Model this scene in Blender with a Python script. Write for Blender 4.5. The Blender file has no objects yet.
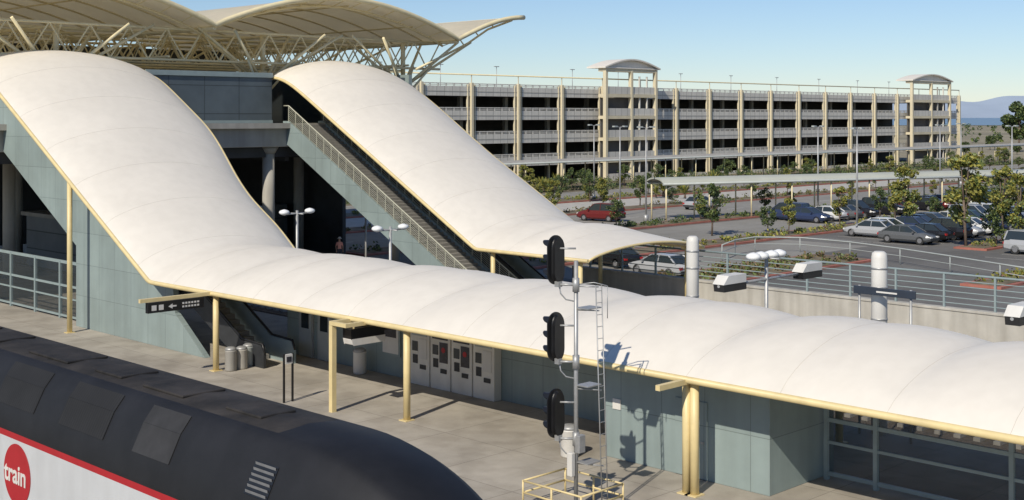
import bpy, math, random
from mathutils import Vector, Matrix
random.seed(7)
S=bpy.context.scene
S.view_settings.view_transform='Standard'
S.view_settings.look='None'
S.view_settings.exposure=0

# ---------------------------------------------------------------- materials
def srgb(c): return (c[0],c[1],c[2],1)
def pm(name,col,rough=.6,metal=0,var=.12,scale=1.5,bump=0,grid=None,axis='xy',gridcol=None,mortar=.012,streak=0,transl=0,fine=0,stain=0):
    m=bpy.data.materials.new(name); m.use_nodes=True
    nt=m.node_tree; N=nt.nodes; L=nt.links
    b=N['Principled BSDF']; b.inputs['Roughness'].default_value=rough; b.inputs['Metallic'].default_value=metal
    tc=N.new('ShaderNodeTexCoord')
    n1=N.new('ShaderNodeTexNoise'); n1.inputs['Scale'].default_value=scale; n1.inputs['Detail'].default_value=6; n1.inputs['Roughness'].default_value=.62
    L.new(tc.outputs['Object'],n1.inputs['Vector'])
    r=N.new('ShaderNodeValToRGB'); r.color_ramp.elements[0].position=.32; r.color_ramp.elements[1].position=.68
    d=[max(0,c*(1-var)) for c in col]; h=[min(1,c*(1+var*.8)) for c in col]
    r.color_ramp.elements[0].color=srgb(d); r.color_ramp.elements[1].color=srgb(h)
    L.new(n1.outputs['Fac'],r.inputs['Fac'])
    out=r.outputs['Color']
    def mult(out,fac_socket,amount):
        mx=N.new('ShaderNodeMix'); mx.data_type='RGBA'; mx.blend_type='MULTIPLY'; mx.inputs[0].default_value=amount
        L.new(out,mx.inputs[6]); L.new(fac_socket,mx.inputs[7]); return mx.outputs[2]
    def noisemult(out,sc,lo,hi,dark,amount,vec=None,det=5):
        n2=N.new('ShaderNodeTexNoise'); n2.inputs['Scale'].default_value=sc; n2.inputs['Detail'].default_value=det
        L.new(vec if vec else tc.outputs['Object'],n2.inputs['Vector'])
        r2=N.new('ShaderNodeValToRGB'); r2.color_ramp.elements[0].position=lo; r2.color_ramp.elements[1].position=hi
        r2.color_ramp.elements[0].color=dark; r2.color_ramp.elements[1].color=(1,1,1,1)
        L.new(n2.outputs['Fac'],r2.inputs['Fac']); return mult(out,r2.outputs['Color'],amount)
    if streak:
        mp=N.new('ShaderNodeMapping'); mp.inputs['Scale'].default_value=(1.6,1.6,.12)
        L.new(tc.outputs['Object'],mp.inputs['Vector'])
        out=noisemult(out,1.4,.3,.62,(.55,.53,.5,1),streak,mp.outputs['Vector'])
    if stain: out=noisemult(out,.9,.40,.56,(.62,.60,.58,1),stain,det=8)
    if fine: out=noisemult(out,40,.35,.6,(.5,.5,.5,1),fine,det=3)
    if grid:
        sp=N.new('ShaderNodeSeparateXYZ'); L.new(tc.outputs['Object'],sp.inputs[0])
        cb=N.new('ShaderNodeCombineXYZ'); ax={'x':0,'y':1,'z':2}
        L.new(sp.outputs[ax[axis[0]]],cb.inputs[0]); L.new(sp.outputs[ax[axis[1]]],cb.inputs[1])
        br=N.new('ShaderNodeTexBrick'); br.offset=0; br.inputs['Scale'].default_value=1
        br.inputs['Brick Width'].default_value=grid[0]; br.inputs['Row Height'].default_value=grid[1]
        br.inputs['Mortar Size'].default_value=mortar
        br.inputs['Color1'].default_value=(1,1,1,1); br.inputs['Color2'].default_value=(.9,.9,.9,1)
        g=gridcol if gridcol is not None else .35
        br.inputs['Mortar'].default_value=(g,g,g,1)
        L.new(cb.outputs[0],br.inputs['Vector']); out=mult(out,br.outputs['Color'],1)
    L.new(out,b.inputs['Base Color'])
    if bump:
        bp=N.new('ShaderNodeBump'); bp.inputs['Strength'].default_value=bump; bp.inputs['Distance'].default_value=.03
        nb=N.new('ShaderNodeTexNoise'); nb.inputs['Scale'].default_value=scale*9; nb.inputs['Detail'].default_value=4
        L.new(tc.outputs['Object'],nb.inputs['Vector']); L.new(nb.outputs['Fac'],bp.inputs['Height'])
        L.new(bp.outputs['Normal'],b.inputs['Normal'])
    if transl:
        t=N.new('ShaderNodeBsdfTranslucent'); L.new(out,t.inputs['Color'])
        ms=N.new('ShaderNodeMixShader'); ms.inputs[0].default_value=transl
        L.new(b.outputs[0],ms.inputs[1]); L.new(t.outputs[0],ms.inputs[2]); L.new(ms.outputs[0],N['Material Output'].inputs[0])
    return m

M={}
M['canopy']=pm('canopy_white',(.75,.70,.61),.55,var=.04,scale=.3,streak=.10)
M['seam']=pm('canopy_seam',(.60,.55,.47),.7,var=.05)
M['membrane']=pm('roof_membrane',(.83,.77,.62),.6,var=.05,scale=.4,transl=.46)
M['yellow']=pm('cream_yellow_paint',(.73,.59,.30),.45,var=.08,scale=2,streak=.15)
M['paleyellow']=pm('pale_yellow_steel',(.76,.66,.41),.5,var=.08,scale=2)
M['stairrail']=pm('stair_rail_paint',(.46,.46,.37),.5,var=.08,scale=2)
M['wall']=pm('grey_green_panel',(.28,.345,.335),.5,var=.09,scale=.6,grid=(1.5,1.5),axis='yz',streak=.25,gridcol=.6)
M['wallx']=pm('grey_green_panel_end',(.27,.335,.325),.5,var=.09,scale=.6,grid=(1.5,1.5),axis='xz',streak=.25,gridcol=.6)
M['bluewall']=pm('blue_grey_panel',(.10,.125,.14),.45,var=.15,scale=.6,grid=(2.4,1.7),axis='xz',gridcol=.5,mortar=.03)  # blue-grey panels, colour darkened to stand for the roof overhang's shade
M['roomwall']=pm('pale_room_wall',(.22,.235,.24),.6,var=.12,scale=.6,grid=(1.6,1.2),axis='xz',gridcol=.4,mortar=.04)
M['fascia']=pm('pale_fascia',(.38,.365,.33),.7,var=.08,scale=1,streak=.35)
M['platform']=pm('platform_concrete',(.43,.39,.325),.85,var=.25,scale=.22,bump=.2,grid=(3.0,3.0),axis='xy',gridcol=.55,mortar=.014,fine=.2,stain=.42)
M['concrete']=pm('concrete',(.45,.43,.38),.85,var=.12,scale=.6,bump=.15,streak=.45)
M['white']=pm('white_paint',(.68,.66,.61),.5,var=.06,scale=1,streak=.2)
M['dark']=pm('dark_metal',(.03,.032,.035),.5,var=.2,scale=3)
M['black']=pm('black_paint',(.012,.012,.013),.38,var=.2,scale=3)
M['galv']=pm('galvanised_steel',(.40,.40,.39),.45,metal=.4,var=.15,scale=5)
M['rail']=pm('grey_green_rail_paint',(.26,.32,.32),.45,var=.08,scale=2)
M['railp']=pm('pale_grey_rail_paint',(.40,.43,.41),.45,var=.08,scale=2)
M['ballast']=pm('track_ballast',(.17,.14,.11),.95,var=.4,scale=6,bump=.8,fine=.6)
M['steel']=pm('rail_steel',(.30,.24,.2),.35,metal=.8,var=.2,scale=4)
M['asphalt']=pm('asphalt',(.16,.153,.14),.9,var=.25,scale=.08,bump=.1,fine=.15,stain=.25)
M['road']=pm('road_asphalt',(.27,.258,.23),.9,var=.14,scale=.1,fine=.15,stain=.2)
M['paint']=pm('painted_line',(.45,.44,.41),.7,var=.3,scale=2)
M['redkerb']=pm('red_kerb_paint',(.38,.14,.10),.7,var=.3,scale=1)
M['kerb']=pm('kerb_concrete',(.45,.43,.38),.85,var=.15,scale=1)
M['soil']=pm('bark_mulch',(.17,.14,.09),.95,var=.4,scale=.8,bump=.4)
M['leafL']=pm('leaf_light',(.12,.155,.04),.6,var=.4,scale=1.2)
M['leafY']=pm('leaf_yellow_green',(.26,.24,.045),.6,var=.35,scale=1.2)
M['leafR']=pm('leaf_rust',(.18,.13,.06),.7,var=.35,scale=1.2)
M['leafD']=pm('leaf_dark',(.04,.07,.025),.6,var=.4,scale=1.2)
M['bark']=pm('bark',(.16,.12,.09),.9,var=.3,scale=4)
M['garage']=pm('garage_concrete',(.60,.57,.50),.8,var=.10,scale=.15,streak=.25)
M['garagep']=pm('garage_parapet',(.67,.64,.57),.8,var=.10,scale=.15,streak=.22,grid=(1.45,9),axis='xz',gridcol=.55,mortar=.05)
M['garagecol']=pm('garage_cream_column',(.68,.60,.42),.75,var=.08,scale=.3,streak=.18)
M['garagein']=pm('garage_shade_dark',(.12,.112,.10),.9,var=.3,scale=.2)  # dark base colour stands for the shade behind the garage openings
M['dkint']=pm('shade_dark_interior',(.06,.063,.066),.8,var=.3,scale=.4)  # dark base colour paints in shade under and behind the concourse
M['red']=pm('red_paint',(.40,.016,.024),.45,var=.08,scale=2)
M['trainroof']=pm('train_dark_roof',(.009,.009,.0105),.62,var=.4,scale=1.1,fine=.2,stain=.3)
M['trainpanel']=pm('train_dark_panel',(.014,.014,.015),.75,var=.3,scale=1.1,fine=.2,grid=(.09,9),axis='yz',gridcol=.5,mortar=.02)
M['trainhatch']=pm('train_grey_hatch',(.030,.030,.032),.75,var=.35,scale=1.1,stain=.5)
M['trainflat']=pm('train_sooty_roof',(.028,.024,.021),.8,var=.7,scale=1.0,bump=.2,stain=.5)
M['trainside']=pm('train_silver_white',(.56,.57,.58),.35,var=.05,scale=1,streak=.15)
M['grillel']=pm('grille_light',(.17,.173,.18),.5,var=.2,scale=3)
M['tyre']=pm('tyre_rubber',(.02,.02,.02),.85,var=.2,scale=5)
M['rim']=pm('wheel_rim',(.45,.45,.46),.3,metal=.7,var=.1,scale=5)
M['lamp']=pm('lamp_lens_white',(.8,.8,.78),.3,var=.03,scale=2)
M['tail']=pm('tail_lamp_red',(.4,.02,.02),.3,var=.05,scale=2)
M['skin']=pm('skin',(.50,.32,.23),.6,var=.05,scale=5)
M['shirt']=pm('coral_shirt',(.80,.38,.32),.8,var=.1,scale=5)
M['trouser']=pm('dark_trousers',(.06,.07,.10),.8,var=.1,scale=5)
M['cream']=pm('machine_cream',(.74,.71,.63),.5,var=.06,scale=2,streak=.2)
M['blue']=pm('dark_sign_blue',(.025,.034,.05),.4,var=.1,scale=2)
M['poster']=pm('dark_poster',(.035,.035,.045),.3,var=.5,scale=7)
M['treads']=pm('stair_tread',(.26,.25,.23),.8,var=.15,scale=3)
M['greenroof']=pm('pale_green_roof',(.46,.47,.40),.6,var=.08,scale=.3)
def glass(name,col=(.05,.07,.08),rough=.06,alpha=1):
    m=pm(name,col,rough,var=.05,scale=2)
    b=m.node_tree.nodes['Principled BSDF']; b.inputs['Alpha'].default_value=alpha
    return m
M['glass']=glass('dark_glass',(.03,.04,.045),.06)
M['screen']=glass('windscreen_glass',(.04,.055,.065),.08,.35)
carcols={'white':(.66,.66,.64),'silver':(.38,.39,.40),'black':(.015,.015,.017),'red':(.14,.02,.02),'blue':(.03,.045,.10),'green':(.03,.06,.05),'tan':(.28,.25,.19),'grey':(.11,.115,.12)}
CM={k:pm('car_paint_'+k,c,.25,var=.03,scale=1) for k,c in carcols.items()}

# ---------------------------------------------------------------- mesh builder
class G:
    def __init__(s): s.v=[];s.f=[];s.m=[];s.s=[]
    def face(s,idx,m=0,sm=False): s.f.append(idx);s.m.append(m);s.s.append(sm)
    def poly(s,pts,m=0,sm=False):
        n=len(s.v); s.v+=[tuple(p) for p in pts]; s.face(list(range(n,n+len(pts))),m,sm)
    def box(s,x0,x1,y0,y1,z0,z1,m=0):
        n=len(s.v)
        s.v+=[(x0,y0,z0),(x1,y0,z0),(x1,y1,z0),(x0,y1,z0),(x0,y0,z1),(x1,y0,z1),(x1,y1,z1),(x0,y1,z1)]
        for q in ((0,3,2,1),(4,5,6,7),(0,1,5,4),(1,2,6,5),(2,3,7,6),(3,0,4,7)): s.face([n+i for i in q],m)
    def tube(s,p,q,r,r2=None,n=8,m=0,cap=True):
        p=Vector(p);q=Vector(q); r2=r if r2 is None else r2
        d=(q-p).normalized(); a=Vector((0,0,1)) if abs(d.z)<.9 else Vector((1,0,0))
        e1=d.cross(a).normalized(); e2=d.cross(e1).normalized(); b=len(s.v)
        for c,rr in ((p,r),(q,r2)):
            for i in range(n):
                t=2*math.pi*(i+.5)/n; s.v.append(tuple(c+e1*rr*math.cos(t)+e2*rr*math.sin(t)))
        for i in range(n):
            j=(i+1)%n; s.face([b+i,b+n+i,b+n+j,b+j],m,n>5)
        if cap:
            s.face([b+i for i in range(n)],m); s.face([b+n+i for i in reversed(range(n))],m)
    def path(s,pts,r,n=8,m=0):
        pts=[Vector(p) for p in pts]; pts=[p for i,p in enumerate(pts) if i==0 or (p-pts[i-1]).length>1e-5]
        b=len(s.v); e1=None; N_=len(pts)
        for i,p in enumerate(pts):
            t=(pts[min(i+1,N_-1)]-pts[max(i-1,0)])
            if t.length<1e-6: t=pts[min(i+1,N_-1)]-p
            t.normalize()
            if e1 is None:
                a=Vector((0,0,1)) if abs(t.z)<.9 else Vector((1,0,0)); e1=t.cross(a).normalized()
            e1=(e1-t*e1.dot(t)).normalized(); e2=t.cross(e1)
            for k in range(n):
                q=2*math.pi*(k+.5)/n; s.v.append(tuple(p+e1*r*math.cos(q)+e2*r*math.sin(q)))
        for i in range(N_-1):
            for k in range(n):
                j=(k+1)%n; s.face([b+i*n+k,b+i*n+j,b+(i+1)*n+j,b+(i+1)*n+k],m,n>4)
        s.face([b+k for k in reversed(range(n))],m); s.face([b+(N_-1)*n+k for k in range(n)],m)
    def prism(s,poly,axis,a0,a1,m=0):
        def P(p,a):
            if axis=='x': return (a,p[0],p[1])
            if axis=='y': return (p[0],a,p[1])
            return (p[0],p[1],a)
        n=len(poly); b=len(s.v)
        s.v+=[P(p,a0) for p in poly]+[P(p,a1) for p in poly]
        s.face([b+i for i in range(n)],m); s.face([b+n+i for i in reversed(range(n))],m)
        for i in range(n):
            j=(i+1)%n; s.face([b+i,b+j,b+n+j,b+n+i],m)
    def ell(s,c,rx,ry,rz,m=0,seg=12,rings=8):
        b=len(s.v)
        for i in range(rings+1):
            th=math.pi*i/rings
            for j in range(seg):
                ph=2*math.pi*j/seg
                s.v.append((c[0]+rx*math.sin(th)*math.cos(ph),c[1]+ry*math.sin(th)*math.sin(ph),c[2]+rz*math.cos(th)))
        for i in range(rings):
            for j in range(seg):
                k=(j+1)%seg; s.face([b+i*seg+j,b+(i+1)*seg+j,b+(i+1)*seg+k,b+i*seg+k],m,True)
    def lathe(s,cx,cy,prof,n=16,m=0):
        b=len(s.v)
        for r,z in prof:
            for j in range(n):
                ph=2*math.pi*j/n; s.v.append((cx+r*math.cos(ph),cy+r*math.sin(ph),z))
        for i in range(len(prof)-1):
            for j in range(n):
                k=(j+1)%n; s.face([b+i*n+j,b+i*n+k,b+(i+1)*n+k,b+(i+1)*n+j],m,True)
        s.face([b+(len(prof)-1)*n+j for j in range(n)],m); s.face([b+j for j in reversed(range(n))],m)
    def leaves(s,c,R,n,size,mats=(0,1),flat=1.0):
        for _ in range(n):
            while True:
                p=Vector((random.uniform(-1,1),random.uniform(-1,1),random.uniform(-1,1)))
                if p.length<1: break
            p=Vector((c[0]+p.x*R,c[1]+p.y*R,c[2]+p.z*R*flat))
            a=Vector((random.gauss(0,1),random.gauss(0,1),random.gauss(0,1))).normalized()
            b=a.orthogonal().normalized(); d=a.cross(b); k=size*random.uniform(.6,1.3)
            s.poly([p-b*k,p-d*k*.6,p+b*k,p+d*k*.6],random.choice(mats))
    def obj(s,name,mats,parent=None,bevel=0,**props):
        me=bpy.data.meshes.new(name); me.from_pydata(s.v,[],s.f)
        for m in mats: me.materials.append(M[m] if isinstance(m,str) else m)
        me.polygons.foreach_set('material_index',s.m); me.polygons.foreach_set('use_smooth',s.s); me.update()
        o=bpy.data.objects.new(name,me); S.collection.objects.link(o)
        if parent is not None:
            o.parent=parent; o.matrix_parent_inverse=Matrix.Translation(-parent.location)
        if bevel:
            bv=o.modifiers.new('bevel','BEVEL'); bv.width=bevel; bv.segments=2; bv.limit_method='ANGLE'
        for k,v in props.items(): o[k]=v
        return o
def thing(name,label,category,loc=(0,0,0),group=None):
    e=bpy.data.objects.new(name,None); e.location=loc; e.empty_display_size=.3; S.collection.objects.link(e)
    e['label']=label; e['category']=category
    if group: e['group']=group
    return e
def copy_thing(e,loc,rot=0,scale=1,remap=None,label=None):
    def rec(o,par):
        c=o.copy(); S.collection.objects.link(c)
        if par is not None: c.parent=par
        if remap and o.type=='MESH':
            for i,sl in enumerate(c.material_slots):
                if sl.material in remap:
                    mt=remap[sl.material]; sl.link='OBJECT'; sl.material=mt
        for ch in o.children: rec(ch,c)
        return c
    c=rec(e,None); c.location=loc; c.rotation_euler=(0,0,rot); c.scale=(scale,)*3
    if label: c['label']=label
    return c
def W(px,py,z=0):
    s=1799*(10-z)/(py-117); v=s*(px+760)/2544; return (v,s-v)
def text(body,size,loc,face,mat,name,parent,align='CENTER',bold=0):
    cu=bpy.data.curves.new(name,'FONT'); cu.body=body; cu.size=size; cu.align_x=align; cu.align_y='CENTER'; cu.extrude=.004; cu.offset=bold
    t=bpy.data.objects.new(name,cu); S.collection.objects.link(t)
    bpy.context.view_layer.update()
    me=bpy.data.meshes.new_from_object(t.evaluated_get(bpy.context.evaluated_depsgraph_get()))
    bpy.data.objects.remove(t)
    X,Z={'-x':((0,-1,0),(-1,0,0)),'-y':((1,0,0),(0,-1,0))}[face]
    X=Vector(X);Z=Vector(Z);Y=Z.cross(X)
    R=Matrix((X,Y,Z)).transposed().to_4x4(); me.transform(Matrix.Translation(loc)@R)
    me.materials.clear(); me.materials.append(M[mat])
    o=bpy.data.objects.new(name,me); S.collection.objects.link(o)
    o.parent=parent; o.matrix_parent_inverse=Matrix.Translation(-parent.location); return o

# ---------------------------------------------------------------- world, sun, camera
EL=math.radians(40); dirx,diry=.954,.30
w=bpy.data.worlds.new("World"); S.world=w; w.use_nodes=True
nt=w.node_tree; bg=nt.nodes['Background']; sky=nt.nodes.new('ShaderNodeTexSky'); sky.sky_type='NISHITA'
sky.sun_disc=False; sky.sun_elevation=EL; sky.sun_rotation=math.atan2(-dirx,-diry)%(2*math.pi)
sky.air_density=1.0; sky.dust_density=0.05; sky.ozone_density=3.2; sky.altitude=0
mx=nt.nodes.new('ShaderNodeMix'); mx.data_type='RGBA'; mx.blend_type='MULTIPLY'; mx.inputs[0].default_value=1
nt.links.new(sky.outputs[0],mx.inputs[6]); mx.inputs[7].default_value=(.90,.97,1.13,1)
nt.links.new(mx.outputs[2],bg.inputs[0]); bg.inputs[1].default_value=.088
sl=bpy.data.lights.new('sun','SUN'); sl.energy=4.2; sl.angle=math.radians(.5); sl.color=(1,.925,.80)
so=bpy.data.objects.new('sun',sl); S.collection.objects.link(so)
so.rotation_euler=Vector((dirx*math.cos(EL),diry*math.cos(EL),-math.sin(EL))).to_track_quat('-Z','Y').to_euler()
cam=bpy.data.cameras.new('camera'); co=bpy.data.objects.new('camera',cam); S.collection.objects.link(co)
co.location=(0,0,10); co.rotation_euler=(math.radians(90),0,math.radians(-45))
cam.sensor_width=36; cam.lens=44.72; cam.shift_y=-133/1024; cam.clip_end=60000; cam.clip_start=.5
S.camera=co

# ---------------------------------------------------------------- ground
g=G()
def gq(x0,x1,y0,y1,z): g.poly([(x0,y0,z),(x1,y0,z),(x1,y1,z),(x0,y1,z)])
gq(-4000,55.15,-4000,12000,-1.0); gq(55.15,12000,-4000,12000,0.0)
g.poly([(55.15,-4000,-1),(55.15,12000,-1),(55.15,12000,0),(55.15,-4000,0)])
gm=pm('dry_ground',(.27,.235,.155),.95,var=.35,scale=.01)
g.obj('ground',[gm],kind='structure')
g=G(); g.poly([(37.3,-20,-.99),(44.7,-20,-.99),(44.7,140,-.99),(37.3,140,-.99)]); g.poly([(9.5,-30,-.99),(15.4,-30,-.99),(15.4,140,-.99),(9.5,140,-.99)])
g.obj('track_bed',['ballast'],kind='structure')
for xc in (13.8,39.2,42.8):
    e=thing('railway_track','steel rails on brown ballast with concrete sleepers','railway track',(xc,20,-.98),group='railway tracks beside the platforms')
    for k in (-.72,.72):
        g=G(); g.box(xc+k-.04,xc+k+.04,-20,120,-.83,-.68); g.box(xc+k-.08,xc+k+.08,-20,120,-.86,-.83); g.obj('rail',['steel'],e)
    g=G()
    for i in range(200): g.box(xc-1.25,xc+1.25,-20+i*.7,-19.76+i*.7,-.985,-.86)
    g.obj('sleepers',['concrete'],e,kind='stuff')
def dl(d,lx): return ((d+lx)/math.sqrt(2),(d-lx)/math.sqrt(2))
g=G(); a=[dl(1500,-3000),dl(1500,3000),dl(15500,9000),dl(15500,-9000)]
g.poly([(p[0],p[1],.3) for p in a])
wm=pm('bay_water',(.15,.22,.29),.35,var=.1,scale=.002)
g.obj('water',[wm],kind='structure')
g=G(); hm=pm('haze_tinted_hills',(.34,.41,.50),.95,var=.08,scale=.0006)  # aerial haze is painted into the hills' bluish base colour
def ridge(D,h0,l0,l1,seed):
    random.seed(seed); n=90; prev=None
    ph=[random.uniform(0,6.28) for _ in range(5)]
    for i in range(n+1):
        l=l0+(l1-l0)*i/n; tp=min(1,(i/n)*3.2)
        h=h0*tp*(.78+.13*math.sin(i*.11+ph[0])+.08*math.sin(i*.27+ph[1])+.04*math.sin(i*.7+ph[2]))
        p=dl(D,l);q=dl(D+1800,l);r=dl(D+5000,l)
        cur=[(p[0],p[1],-30),(q[0],q[1],h),(r[0],r[1],-30)]
        if prev:
            g.poly([prev[0],cur[0],cur[1],prev[1]],0,True); g.poly([prev[1],cur[1],cur[2],prev[2]],0,True)
        prev=cur
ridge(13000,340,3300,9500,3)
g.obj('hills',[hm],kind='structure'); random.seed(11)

# ---------------------------------------------------------------- platforms
g=G(); g.box(15.6,37.0,-20,110,-.999,0); g.obj('platform',['platform'],kind='structure')
g=G(); g.box(15.75,16.35,-20,110,.0,.006); g.obj('platform_warning_strip',['yellow'],kind='structure')
g=G(); g.box(44.9,54.95,-20,110,-.999,0); g.obj('far_platform',['platform'],kind='structure')

# ---------------------------------------------------------------- canopies
def soft(a,k):
    q=a/k
    if q>30: return a
    if q<-30: return 0
    return k*math.log1p(math.exp(q))
ZE=3.15; SL=.543
def zedge(y):
    z=ZE+SL*soft(y-48.5,.08)
    return 12.6-soft(12.6-z,.35) if z>ZE+1.5 else z
def sstep(t): t=max(0,min(1,t)); return t*t*(3-2*t)
def canopy(name,label,x0,xr,y0,y1,seam0,L,posts,group,lip=False):
    e=thing(name,label,'canopy',((x0+xr(y0))/2,(y0+y1)/2,0),group)
    n=24
    def rise(y):
        r=.98+.12*sstep((y-54)/10)
        f=((y-seam0)/L)%1.0
        am=max(.10,min(1,(53-y)/6))
        r=r+am*(.24*abs(math.sin(math.pi*f))**.8+.11*abs(math.sin(2*math.pi*f))**.7)
        if lip: r*=.5+.5*sstep((y-y0)/5)
        return r
    def zz(x,y):
        s=(x-x0)/(xr(y)-x0); q=max(0,4*s*(1-s)); return zedge(y)+rise(y)*q**.8
    def X(i,y): return x0+(xr(y)-x0)*i/n
    g=G(); step=L/20
    k0=math.ceil((y0-seam0)/step)
    ys=[y0]+[seam0+step*k for k in range(k0,10000) if y0+.05<seam0+step*k<y1-.05]+[y1]
    for side in (0,1):
        b=len(g.v)
        for y in ys:
            for i in range(n+1):
                x=X(i,y); g.v.append((x,y,zz(x,y)-.10*side))
        for j in range(len(ys)-1):
            for i in range(n):
                q=[b+j*(n+1)+i,b+j*(n+1)+i+1,b+(j+1)*(n+1)+i+1,b+(j+1)*(n+1)+i]
                g.face(q if side==0 else q[::-1],0,True)
    for yy in (y0,y1):
        for i in range(n):
            xa=X(i,yy); xb=X(i+1,yy)
            g.poly([(xa,yy,zz(xa,yy)),(xb,yy,zz(xb,yy)),(xb,yy,zz(xb,yy)-.1),(xa,yy,zz(xa,yy)-.1)],0)
    H=L/2; k=math.ceil((y0-seam0)/H+.01)
    seams=[seam0+H*j for j in range(k,1000) if seam0+H*j<y1]
    for ysn in seams:
        g.path([(X(i,ysn),ysn,zz(X(i,ysn),ysn)-.002) for i in range(n+1)],.009,n=4,m=1)
    g.obj('roof_shell',['canopy','seam'],e)
    yl=[y0]+[v for v in ys if 46<v<70]+[y1]
    yl=sorted(set(yl+[48.1,48.3,48.5,48.7,48.9]))
    for fx,sg in ((lambda y:x0,-1),(xr,1)):
        g=G(); g.path([(fx(v)+sg*.02,v,zedge(v)-.08) for v in yl],.095,n=10)
        g.obj('edge_beam',['yellow'],e)
    if lip:
        g=G(); g.path([(X(i,y0),y0-.02,zz(X(i,y0),y0)-.06) for i in range(n+1)],.06,n=8); g.obj('end_rim',['yellow'],e)
    g=G()
    for yy in seams:
        g.path([(X(i,yy),yy,zz(X(i,yy),yy)-.17) for i in range(1,n)],.045,n=6)
    g.obj('ribs',['yellow'],e,kind='stuff')
    for (px,py,double) in posts:
        g=G(); zt=zedge(py)-.1
        for dy in ((-.13,.13) if double else (0,)):
            g.tube((px,py+dy,0),(px,py+dy,zt),.12,n=14); g.box(px-.2,px+.2,py+dy-.18,py+dy+.18,0,.03)
        g.box(px-.1,px+.1,py-.3,py+.3,zt-.12,zt)
        g.obj('post',['yellow'],e)
    return e,zz
posts=[(27.2,y,y==20.5) for y in (56.2,43.7,32.1,20.5,8.9)]+[(34.7,y,False) for y in (43.7,32.1,20.5,8.9)]
c1,zz1=canopy('platform_canopy','long white scalloped vault roof with cream posts over the platform',27.0,lambda y:35.0+.4*sstep((y-48)/4)+1.5*sstep((y-53)/8),4,76,20.5-5.8,5.8,posts,'white vaulted station canopies')
c2,zz2=canopy('platform_canopy','short white vaulted roof sloping down over a staircase, open arched end',45.8,lambda y:55.0+.5*sstep((y-56)/8),40.6,67,40.3-5.8,5.8,[(46.1,41.4,False),(54.6,41.4,False),(46.1,47.5,False),(54.6,47.5,False),(54.6,56,False)],'white vaulted station canopies',lip=True)

# ---------------------------------------------------------------- walls below front canopy
def zin(y,off): return max(0,(y-48.5)*SL)+off
g=G()
top=[(48.9,2.9)]+[(y,zedge(y)-.28) for y in (49.5,52,55,57.8,60,63,66,70)]
poly=[(46.3,0),(57.8,0),(57.8,zin(57.8,.3)-1.5),(66,zin(66,.3)-1.6),(70,zin(66,.3)-1.6)]+top[::-1]+[(48.7,1.6)]
g.prism(poly,'x',28.3,28.55)
g.obj('stair_enclosure_wall',['wall'],None,label='grey green panelled wall rising beside the escalator under the white canopy',category='wall')
g=G(); g.box(31.5,31.7,27.0,45.0,0,3.9); g.box(31.7,34.6,44.8,45,0,3.9)
o=g.obj('ticket_hall_wall',['wall'],None,label='grey green panelled wall behind the ticket machines',category='wall')
e=thing('equipment_room','grey green panelled equipment block under the white canopy','utility building',(30,21.7,0))
g=G(); g.box(28.5,31.5,18.9,24.6,0,2.98); g.obj('wall',['wall'],e,bevel=.01)
g=G(); g.box(28.465,28.497,20.9,22.0,.02,2.15); g.obj('door',['wall'],e,bevel=.005)
g=G(); g.box(28.44,28.46,21.0,21.1,1.0,1.06); g.obj('handle',['galv'],e)
g=G(); g.box(31.5,31.7,18.9,27.0,0,3.7)
g.obj('service_wall',['wallx'],None,label='grey green panelled wall beside the equipment block',category='wall')
for yy in (43.6,42.3):
    e=thing('service_door','pale grey service door in the grey green wall','door',(31.4,yy,0),'service doors in the wall')
    g=G(); g.box(31.44,31.497,yy-.5,yy+.5,0.01,2.2); g.obj('frame',['galv'],e)
    g=G(); g.box(31.40,31.44,yy-.43,yy+.43,0.03,2.12); g.obj('leaf',['railp'],e)
    g=G(); g.box(31.385,31.40,yy-.25,yy+.25,1.2,1.9); g.obj('window',['glass'],e)

def escalator(x0,x1,yb,label):
    e=thing('escalator',label,'escalator',((x0+x1)/2,yb,0),'escalators up to the concourse')
    H=9.5; ye=yb+H/SL
    g=G(); n=48
    for i in range(n):
        a=yb+(ye-yb)*i/n; b=yb+(ye-yb)*(i+1)/n; z=H*(i+1)/n
        g.poly([(x0+.2,a,z),(x1-.2,a,z),(x1-.2,b,z),(x0+.2,b,z)]); g.poly([(x0+.2,a,z-H/n),(x1-.2,a,z-H/n),(x1-.2,a,z),(x0+.2,a,z)])
    g.obj('steps',['treads'],e)
    for x in (x0,x1-.12):
        g=G(); g.prism([(yb-1.6,0.0),(yb,0),(ye,H-.7),(ye+1,H-.7),(ye+1,H+.95),(ye,H+.95),(yb,.95),(yb-1.4,.9),(yb-1.6,.6)],'x',x,x+.12); g.obj('balustrade',['rail' if x>x0 else 'dark'],e)
        g=G(); g.path([(x+.06,yb-1.6,.55),(x+.06,yb-1.45,.93),(x+.06,yb,1.0),(x+.06,ye,H+1.0),(x+.06,ye+1,H+1.0)],.05,n=8); g.obj('handrail',['black'],e)
    return e
escalator(28.75,30.3,44.3,'dark escalator rising beneath the white canopy')
escalator(49.4,51.0,48.2,'dark escalator beside the far staircase')
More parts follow.
